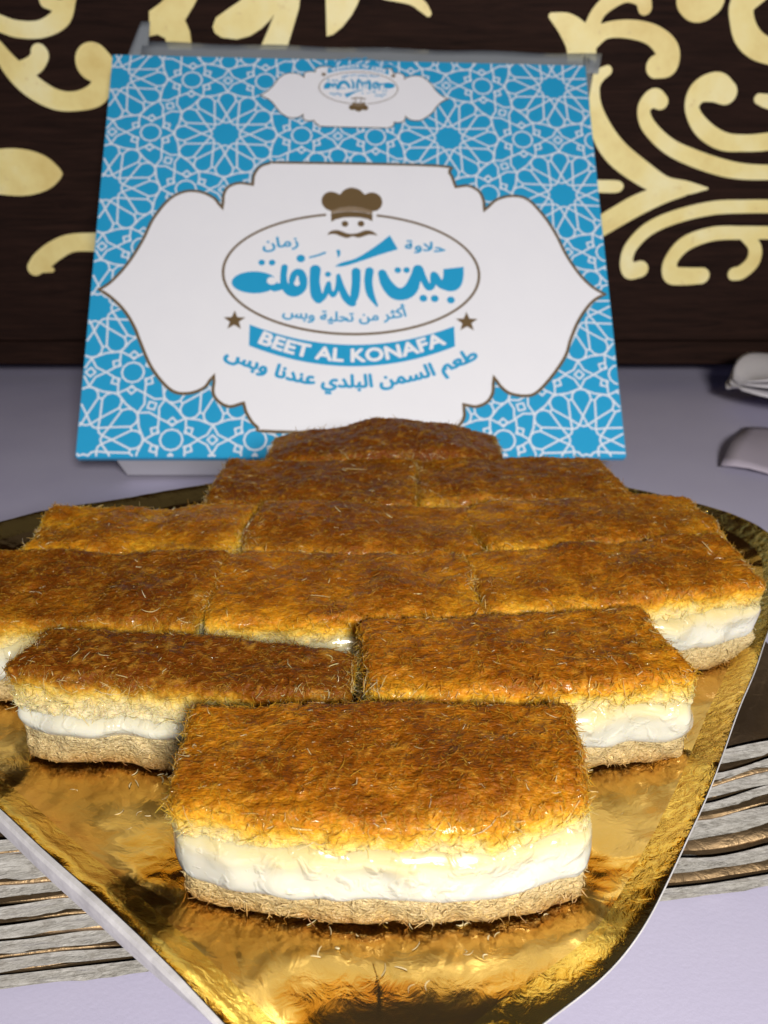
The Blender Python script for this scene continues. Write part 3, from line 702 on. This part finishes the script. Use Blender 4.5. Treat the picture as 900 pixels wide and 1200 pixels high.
# stack underneath: boards squared up to the table edge, the tray above lies across them
zs = 0.0005
NB = 9
orders = ['lowest', 'second lowest', 'third lowest', 'fourth lowest', 'middle', 'fourth highest', 'third highest', 'second highest', 'topmost']
stack_labels = ['%s of the nine grey-edged gold boards stacked under the tray' % q for q in orders]
def PLY(k):      # torn, uneven plies along a board edge
    p = rrect(.106, .072, .022, 60, 34) * 1000
    return -.0004 + .0009 * fbm(np.c_[p / 5.5, np.full(len(p), k * 3.7)], 80) * (1 if k % 2 else .5) + (.0006 if k % 2 else 0)
for i in range(NB):
    th = (.0033, .0026, .0031, .0028, .0032, .0027, .0030, .0028, .0032)[i]; gap = (.0008, .0004, .0009, .0003, .0004, .0006, .0003, .0004, .0)[i]
    back = (.0, .0010, .0018, .0034, .0040, .0056, .0060, .0072, .0080)[i]
    yaw = rad(9.5 + (-.6, .5, -.3, .9, .2, .6, -.2, .8, .3)[i])
    root_ = make_plate('gold_cake_board', (-.0120 - .166 * back + (.001, -.002, .0015, -.001, .002, 0, -.001, .001, 0)[i], .1960 + .98 * back, zs + th), yaw, .106, .072, .022,
        [(.0003, .0002 + .0006, 1, .6), (.003, .0009, .8, 1), (.008, .0003, .4, .6), (.013, .0, .2, .3), (.02, 0, 0, 0), (.05, 0, 0, 0)],
        [(.0, .0002, 1)] + [(PLY(i * 20 + k), -th * (.06 + .105 * k), 1 - .45 * (k / 8)**2) for k in range(9)] + [(.03, -th, 0)],
        30 + i * 4, (.0008, .0018, .0025, .0030, .0034, .0036, .0037, .0036, .0030)[i], .0004, (M['gold_dull'], M['gold_dull'], M['grey_card']),
        label=stack_labels[i], cat='cake board', zseed=77, group='stack of gold boards under the tray')
    if gap:      # folded foil lap that shows as a brown-gold band between two boards
        V0 = []
        for d, z in ((.004, -.0004), (.0008, -.0002), (.0006, gap * .5), (.0008, gap + .0002), (.004, gap + .0004)):
            p = rrect(.106 - d, .072 - d, .022 - d, 60, 34); e = noise3(np.c_[p * 1000 / 12, np.zeros(len(p))], 60 + i)
            V0.append(np.c_[p * (1 + e[:, None] * .004), np.full(len(p), z) + noise3(np.c_[rrect(.106, .072, .022, 60, 34) * 1000 / 17, np.zeros(len(p))], 77) * (.0008, .0018, .0025, .0030, .0034, .0036, .0037, .0036, .0030)[i] * .8 * max(0, 1 - d / .02)])
        new_obj('foil_lap', ring_mesh('foil_lap', V0), M['gold_dull'], root_, True)
    zs += th + gap
TRAY_Z = zs + .0038
PLATE_Z = TRAY_Z
TC = np.array([-.0140, .1850])
TRAY_PTS = [(-.068, .1168), (-.0455, .0985), (-.0243, .0814), (-.013, .0735), (.003, .0700), (.0218, .0820), (.0365, .0915), (.0487, .1065), (.0695, .1385), (.0917, .1747),
            (.110, .2060), (.117, .2270), (.111, .2460), (.086, .2660), (.045, .2860), (.0, .2940), (-.035, .2850), (-.062, .2720), (-.092, .2570), (-.119, .2416),
            (-.139, .2270), (-.1475, .2060), (-.140, .1830), (-.115, .1560)]
tray_outline = closed_outline([np.array(p) - TC for p in TRAY_PTS])
_wx = tray_outline(0)[:, 0] + TC[0]
_wl = np.clip((.004 - _wx) / .045, 0, 1); _wl = _wl * _wl * (3 - 2 * _wl)      # outer wall stands upright on the left, is rolled under on the right
def both(dl, dr): return dl * _wl + dr * (1 - _wl)
def droop(o):
    """the front corner hangs past the boards and bends down a little; its rim is flattened there"""
    y = o[:, 1] + TC[1]; x = o[:, 0] + TC[0]
    k = np.clip((.112 - y) / .03, 0, 1) * np.clip((x + .030) / .035, 0, 1)
    o = o.copy(); o[:, 2] = np.where(o[:, 2] > 0, o[:, 2] * (1 - .8 * k), o[:, 2])
    o[:, 2] -= 4.6 * np.clip(.1035 - y, 0, 1)**2 * np.clip((x + .045) / .035, 0, 1)
    return o
tray = make_plate('gold_tray', (TC[0], TC[1], TRAY_Z), 0, .1, .1, .05,
    [(.0, .0062, 1, .3), (.0010, .0060, 1, .5), (.0025, .0049, 1, 1), (.0040, .0038, .9, 1), (.0058, .0028, .8, 1), (.0076, .0019, .6, 1), (.0100, .0010, .5, .7), (.0130, .0004, .4, .35), (.017, .0001, .15, .15), (.022, 0, 0, 0)],
    [(-.0001, .0060, 1), (both(-.0009, -.0003), .0059, 1), (both(-.0013, -.0002), .0052, 1), (both(-.0013, .0014), .0036, 1), (both(-.0010, .0040), .0014, .9), (both(.0004, .0070), -.0003, .8), (.0095, -.0020, .6), (.0140, -.0034, .2), (.02, -.0038, 0)],
    3, .0010, .00050, (M['gold_rim'], M['gold_foil'], M['white_card']),
    label='gold foil cardboard tray with upturned rim holding the pastry pieces', cat='tray', outline=tray_outline, post=droop)

# ------------------------------------------------------------------ pastry pieces
_LAT = {}
def lattice(nx, ny, nz):
    key = (nx, ny, nz)
    if key in _LAT: return _LAT[key]
    idx = {}; pts = []
    def vid(i, j, k):
        t = (i, j, k)
        if t not in idx: idx[t] = len(pts); pts.append((2*i/nx - 1, 2*j/ny - 1, 2*k/nz - 1))
        return idx[t]
    F = []
    for i in range(nx):
        for j in range(ny):
            F.append((vid(i,j,0), vid(i,j+1,0), vid(i+1,j+1,0), vid(i+1,j,0))); F.append((vid(i,j,nz), vid(i+1,j,nz), vid(i+1,j+1,nz), vid(i,j+1,nz)))
        for k in range(nz):
            F.append((vid(i,0,k), vid(i+1,0,k), vid(i+1,0,k+1), vid(i,0,k+1))); F.append((vid(i,ny,k), vid(i,ny,k+1), vid(i+1,ny,k+1), vid(i+1,ny,k)))
    for j in range(ny):
        for k in range(nz):
            F.append((vid(0,j,k), vid(0,j,k+1), vid(0,j+1,k+1), vid(0,j+1,k))); F.append((vid(nx,j,k), vid(nx,j+1,k), vid(nx,j+1,k+1), vid(nx,j,k+1)))
    _LAT[key] = (np.array(pts), np.array(F)); return _LAT[key]
def soft_box(W, D, z0, z1, r, nx, ny, nz):
    p, F = lattice(nx, ny, nz); h = np.array([W/2, D/2, (z1-z0)/2]); q = p * h
    c = np.clip(q, -(h - r), h - r); d = q - c; L = np.linalg.norm(d, axis=1); k = L > 1e-9
    # cube-surface points beyond the core are pulled to a radius r
    q[k] = c[k] + d[k] / L[k][:, None] * r
    q[:, 2] += (z0 + z1) / 2
    return q, F
def fibre_np(q, seed):
    """matted, criss-crossing shreds: the higher of three stretched noises"""
    p = q * 1000; h = None
    for k, a in enumerate((15, 78, 139)):
        ca, sa = math.cos(rad(a)), math.sin(rad(a))
        t = np.c_[(p[:, 0] * ca + p[:, 1] * sa) / 2.6, (-p[:, 0] * sa + p[:, 1] * ca) / .85, p[:, 2] / 1.1]
        v = noise3(t, seed + 50 + k); h = v if h is None else np.maximum(h, v)
    return h
def warp(q, W, D, h, seed, bulge, sag, rag=1.0):
    """low shape variation common to every layer of a piece"""
    x, y, z = q[:, 0].copy(), q[:, 1].copy(), q[:, 2].copy(); o = q.copy()
    t = (y + D/2) / D
    o[:, 1] -= bulge * (1 - (2*x/W)**2) * np.clip(1 - t, 0, 1)
    s = q * np.array([1000., 1000., 1000.])
    o[:, 0] += fbm(s / 13, seed, 2) * .0019 * rag * np.abs(2*x/W)
    o[:, 1] += fbm(s / 11, seed + 1, 2) * .0017 * rag * np.abs(2*y/D)
    o[:, 0] *= 1 + .05 * math.sin(seed * 2.1) * y / D
    f = np.clip(z / h, 0, 1)
    o[:, 2] += f * (noise3(np.c_[s[:, :2] / 12, np.zeros(len(s))], seed + 2) * .0011 - sag * np.clip(1 - t * 2.2, 0, 1)**2 * f
                    - .0003 * np.clip(np.abs(2*x/W) * 4 - 3, 0, 1)**2)
    o[:, 2] += 4 * f * (1 - f) * fbm(s[:, :3] * np.array([1, 1, 0]) / 8 , seed + 21, 2) * .0010
    return o
def vnormals(me):
    a = np.empty(len(me.vertices) * 3, dtype=np.float32); me.vertex_normals.foreach_get('vector', a); return a.reshape(-1, 3).astype(float)
def strand_mesh(name, C, N, T, L, R, lift, curl, pale, S=3):
    """bent three-sided tubes: one per row"""
    m = len(C); B = np.cross(N, T)
    s = np.linspace(-1, 1, S)
    pts = (C[:, None] + T[:, None] * (L[:, None] * s / 2)[..., None] + B[:, None] * (curl[:, None] * (s**2 - .4))[..., None]
           + N[:, None] * (lift[:, 0:1] + lift[:, 1:2] * s - lift[:, 2:3] * s**2)[..., None])
    rr = R[:, None] * np.array([.5] + [1.0] * (S - 2) + [.5])
    ang = np.array([0, 2.094, 4.189])
    v = pts[:, :, None] + (N[:, None, None] * np.sin(ang)[None, None, :, None] + B[:, None, None] * np.cos(ang)[None, None, :, None]) * rr[:, :, None, None]
    base = (np.arange(m) * S * 3)[:, None, None, None]
    i = np.arange(S - 1)[None, :, None, None]; j = np.arange(3)[None, None, :, None]; j2 = (j + 1) % 3
    f = np.concatenate([base + i*3 + j, base + i*3 + j2, base + (i+1)*3 + j2, base + (i+1)*3 + j], -1).reshape(-1, 4)
    me = mesh_np(name, v.reshape(-1, 3), f)
    at = me.attributes.new('pale', 'FLOAT', 'POINT'); at.data.foreach_set('value', np.repeat(pale, S * 3).astype(np.float32))
    return me
def grow(P, N, count, weight, length, radius, tilt, prng, align=.0):
    w_ = weight / weight.sum(); k = prng.choice(len(P), count, p=w_)
    C = P[k] + prng.normal(0, .00040, (count, 3)); n_ = N[k]; C = C - n_ * ((C - P[k]) * n_).sum(1)[:, None]
    d = prng.normal(0, 1, (count, 3)); d[:, 0] += align * np.sign(prng.normal(size=count))
    d -= n_ * (d * n_).sum(1)[:, None]; d /= np.linalg.norm(d, axis=1)[:, None] + 1e-9
    L = prng.uniform(*length, count) * prng.choice([1, 1, 1, 1, 1, 1.9], count); R = prng.uniform(*radius, count)
    lift = np.stack([prng.uniform(-.00012, .00012, count), prng.normal(0, tilt, count), prng.normal(.00012, .00016, count)], 1)
    curl = prng.normal(0, .00035, count)
    pale = prng.random(count); pale = np.where(pale > .982, .9 + .1 * prng.random(count), pale * .55)
    return C, n_, d, L, R, lift, curl, pale
def piece(label, fl, fr, D, h=.0225, toast_shade=.5, seed=0, bulge=.002, sag=.0012, tilt=(0, 0), zoff=0.0, dense=1.0, cz=(.28, .60), dome=0.0, rag=1.0):
    fl = np.array(fl) * .001; fr = np.array(fr) * .001; D *= .001
    if seed > 3: e = (fr - fl) / np.linalg.norm(fr - fl) * .0009; fl = fl - e; fr = fr + e; D += .0008
    v = fr - fl; W = float(np.linalg.norm(v)); yaw = math.atan2(v[1], v[0]); nrm = np.array([-v[1], v[0]]) / W
    c = (fl + fr) / 2 + nrm * D / 2
    root = empty('konafa_piece', (c[0], c[1], PLATE_Z + .0006 + zoff), (rad(tilt[0]), rad(tilt[1]), yaw))
    tag(root, label, 'pastry', 'cheese-filled pastry pieces laid in rows on the gold tray')
    prng = np.random.default_rng(100 + seed)
    z1, z2 = h * cz[0], h * cz[1]
    fine = .00046 if seed < 4 else .00062
    def layer(name, z0, za, r, inset, amp, wl, side, swl, mat, nz, bul, cell=.0009, fib=0.0):
        q, F = soft_box(W - inset*2, D - inset*2, z0, za, r, int(W / cell), int(D / cell), nz)
        d = q - np.clip(q, [-W/2 + inset + r, -D/2 + inset + r, z0 + r], [W/2 - inset - r, D/2 - inset - r, za - r])
        d /= np.linalg.norm(d, axis=1)[:, None] + 1e-9
        q = warp(q, W, D, h, seed, bulge + bul, sag, .5 if seed == 1 else 1.0)
        q[:, 2] += dome * (1 - np.clip(np.abs(2 * q[:, 0] / W - .12), 0, 1)**1.4) * np.clip(q[:, 2] / h, 0, 1)
        hz = 1 - np.abs(d[:, 2])
        q = q + d * (fbm(q * 1000 / wl, seed + 7) * amp * (1 - hz) + fbm(q * 1000 / swl, seed + 9) * side * hz)[:, None]
        fh = fibre_np(q, seed) if fib else None
        if fib: q = q + d * ((fh - .25) * fib)[:, None]
        me = mesh_np(name, q, F)
        if fib: at = me.attributes.new('fib', 'FLOAT', 'POINT'); at.data.foreach_set('value', fh.astype(np.float32))
        o = new_obj(name, me, mat, root, True); o.color = (toast_shade, toast_shade, toast_shade, 1); return o, q
    bo, bq = layer('bottom_crust', 0, z1 + .0014, .0014, .0006, .0002, 2.4, .00060 * rag, 3.0, M['base_crust'], 12, .0004, .0007, .0004)
    ch, cq = layer('cheese_filling', z1 - .0010, z2 + .0026, .0034, -.0003, .0002, 8.0, .00050, 6.5, M['cheese'], 14, .0008)
    to, tq = layer('top_crust', z2, h, .0019, .0004, .00034, 3.4, .00060 * rag, 3.0, M['pastry'], 18, 0, fine, .00034)
    col4 = (toast_shade, toast_shade, toast_shade, 1)
    def strands(name, a, mat, parent, S=3):
        so = new_obj(name, strand_mesh(name, *a, S=S), M[mat], parent, True); so.color = col4; tag(so, kind='stuff'); return so
    # short shreds baked flat into the top crust
    N = vnormals(to.data); wgt = np.where(N[:, 2] > .3, 1.0, np.where((tq[:, 2] > z2 + .001), .30, .02))
    wgt = wgt * np.where((N[:, 1] > .7), .35, 1)
    a = grow(tq, N, int(dense * W * D * 1e6 * 2.3 + 300), wgt, (.0005, .0018), (.00007, .00012), .00016, prng, .3)
    a[5][:, 0] -= .00004
    strands('shredded_strands', a, 'pastry_strand', to)
    a = grow(tq, N, 11, np.where(N[:, 2] > .3, 1.0, 1e-6), (.0022, .0042), (.00008, .00014), .0004, prng)
    a[7][:] = prng.choice([.3, .5, .92, 1.0], 11); a[6][:] *= 2.5
    strands('stray_strands', a, 'pastry_strand', to, 6)
    # ragged shreds hanging out of the cut rim and round the bottom crust
    rim = ((np.abs(N[:, 2]) < .75) & (tq[:, 2] > z2 + .0012)).astype(float) * np.where((N[:, 1] < -.6) & (seed == 1), .45, 1) * (.5 + (noise3(tq * 1000 / 5, seed + 40) > .1)) + 1e-9
    a = grow(tq, N, int(dense * 1000 * rag), rim, (.0009, .0029), (.00007, .00013), .0008, prng)
    a[7][:] = np.maximum(a[7], np.where(prng.random(len(a[7])) > .8, .85, 0))
    strands('rim_fringe', a, 'pastry_strand', to, 4)
    # pale shreds pulled loose at two of the cut corners
    cx = prng.choice([-1, 1], 2); cl = []
    for sx in cx:
        cc = np.array([sx * (W/2 - .002), -D/2 + prng.uniform(.0, .8) * D, h - .003])
        dd = np.linalg.norm((tq - cc) * [1, .7, 1], axis=1); cl.append(np.exp(-(dd / .0032)**2))
    a = grow(tq, N, 90, cl[0] + cl[1] + 1e-12, (.0008, .0024), (.00006, .00011), .0007, prng)
    a[7][:] = prng.uniform(.70, .95, 90); a[6][:] *= 2.5
    strands('loose_shreds', a, 'pastry_strand', to, 5)
    N = vnormals(bo.data); wgt = ((N[:, 2] < .5) & (N[:, 2] > -.8)).astype(float) * (.3 + (noise3(bq * 1000 / 4, seed + 41) > 0)) + 1e-9
    a = grow(bq, N, int(dense * 700), wgt, (.0007, .0020), (.00008, .00015), .0005, prng)
    strands('crust_fringe', a, 'base_strand', bo, 4)
    return root

piece('front pastry piece nearest the camera, with a wide glossy white cheese layer', (-34.5, 102.6), (34, 102.6), 25, seed=1, toast_shade=0.5, bulge=.0055, sag=.0020, dense=1.25, cz=(.27, .65))
piece('dark brown topped piece at left, just behind the front piece', (-73.5, 138.5), (-8, 130.5), 16.5, h=.0222, seed=2, toast_shade=0.97, tilt=(1, 0.6), bulge=.001, sag=.0010, cz=(.36, .50), rag=1.5)
piece('golden piece at right just behind the front piece, cheese showing at its right end', (-3, 130.5), (61, 138), 25.5, seed=3, toast_shade=0.44, tilt=(-0.8, 0.8), bulge=.003, dense=1.1, rag=1.3, cz=(.27, .62))
piece('brown piece cut by the left picture edge, behind the dark topped piece', (-99, 159), (-40, 155.5), 31, seed=4, toast_shade=0.76, tilt=(0.5, -1), bulge=.001)
piece('wide golden piece in the centre of the third row, pale side showing below', (-39, 157), (21, 158.5), 30, seed=5, toast_shade=0.46, tilt=(-0.6, 0.4), bulge=.001)
piece('golden piece at the right end of the third row, beside the bright foil rim', (23, 164), (89, 173), 24.5, seed=6, toast_shade=0.5, tilt=(0.6, -0.8), bulge=.003)
piece('small ragged piece at the far left, in front of the bare foil rim', (-92, 190), (-37, 189), 28.5, h=.0215, seed=7, toast_shade=0.5, tilt=(-1.5, -1.2), bulge=.0, rag=1.6)
piece('amber piece in the middle of the fourth row, behind the wide golden piece', (-35.5, 189.5), (23.5, 189), 28, seed=8, toast_shade=0.62, tilt=(0.8, 0.9), bulge=.0)
piece('amber piece at the right end of the fourth row, nearest the right tray corner', (25, 190), (90, 199), 28, h=.022, seed=9, toast_shade=0.58, tilt=(-0.5, 1.3), bulge=.0)
piece('brown piece at left of the fifth row, below the lower left part of the box', (-50, 218.5), (8.6, 218), 32.5, h=.0228, seed=10, toast_shade=0.8, tilt=(1, -1.2), bulge=.0)  # rear rows coloured darker to stand in for the lamp's falloff
piece('brown piece at right of the fifth row, below the lower right corner of the box', (10, 219), (71, 224), 32, h=.0225, seed=11, toast_shade=0.72, tilt=(-1, 0.9), bulge=.0)
piece('rearmost pastry piece, a brown hump overlapping the lower edge of the box', (-38, 251), (37, 250), 28, h=.0212, seed=12, toast_shade=0.78, tilt=(0, 0.5), bulge=.0, dome=.0068, rag=1.4)

# loose shreds fallen on the foil
cp = np.concatenate([np.c_[rng.uniform(-.032, .034, 40), rng.uniform(.088, .101, 40)], np.c_[rng.uniform(.034, .085, 60), rng.uniform(.105, .170, 60)], np.c_[rng.uniform(-.075, -.036, 26), rng.uniform(.118, .136, 26)]])
cp = cp[cp[:, 0] < .0464 + .70 * (cp[:, 1] - .1007) - .013]
k = len(cp); cn = np.tile([0., 0, 1], (k, 1)); an = rng.uniform(0, 6.28, k)
cm = strand_mesh('pastry_crumbs', np.c_[cp, np.full(k, PLATE_Z + .0001) - 4.6 * np.clip(.1035 - cp[:, 1], 0, 1)**2], cn, np.c_[np.cos(an), np.sin(an), np.zeros(k)], rng.uniform(.0006, .0024, k), rng.uniform(.0001, .00022, k),
                 np.c_[np.full(k, .0001), np.zeros(k), np.zeros(k)], rng.normal(0, .0004, k), rng.uniform(.3, 1, k), S=5)
tag(new_obj('pastry_crumbs', cm, M['base_strand'], None, True), 'loose pastry crumbs and shreds scattered on the gold foil', 'crumbs', kind='stuff')

# ------------------------------------------------------------------ paper things at the right edge
nap = empty('paper_napkin', (.268, .492, .001), (0, 0, rad(8))); tag(nap, 'folded whitish paper napkin at the right edge, below the wood panel', 'napkin')
for k, (dz, s) in enumerate(((.0, 1.0), (.007, .97), (.014, .95))):
    rows = []
    for j in range(15):
        r = []
        for i in range(25):
            u, v = i / 24, j / 14
            x = (u - .5) * .13 * s; y = (v - .5) * .075 * s * math.sqrt(max(.05, 1 - max(0, (.30 - u) / .30)**2))
            z = .004 + dz * (1 - .75 * max(0, 1 - u * 5)**2) + .012 * (1 - u) * (1 - v * .2) + .0012 * math.sin(7 * u + 5 * v + k)
            r.append((x, y, z))
        rows.append(r)
    sheet('folded_layer', rows, .0010, M['napkin_paper'], nap)
pk = empty('paper_packet', (.222, .400, .0008), (0, 0, rad(-30))); tag(pk, 'small pale paper packet on the table at the right edge, below the napkin', 'packet')
def packet_row(x0, x1, y0, y1, off):
    return [[(x0 + (x1 - x0) * i / 14, y0 + (y1 - y0) * j / 10, off + .004 * math.sin(math.pi * j / 10) + .0012 * math.sin(i * .9 + j * .6)) for i in range(15)] for j in range(11)]
sheet('paper_sleeve', packet_row(-.045, .045, -.035, .035, .0015), .0006, M['packet_paper'], pk)
sheet('red_corner', packet_row(-.020, .035, .008, .030, .0056), .0005, M['packet_red'], pk)
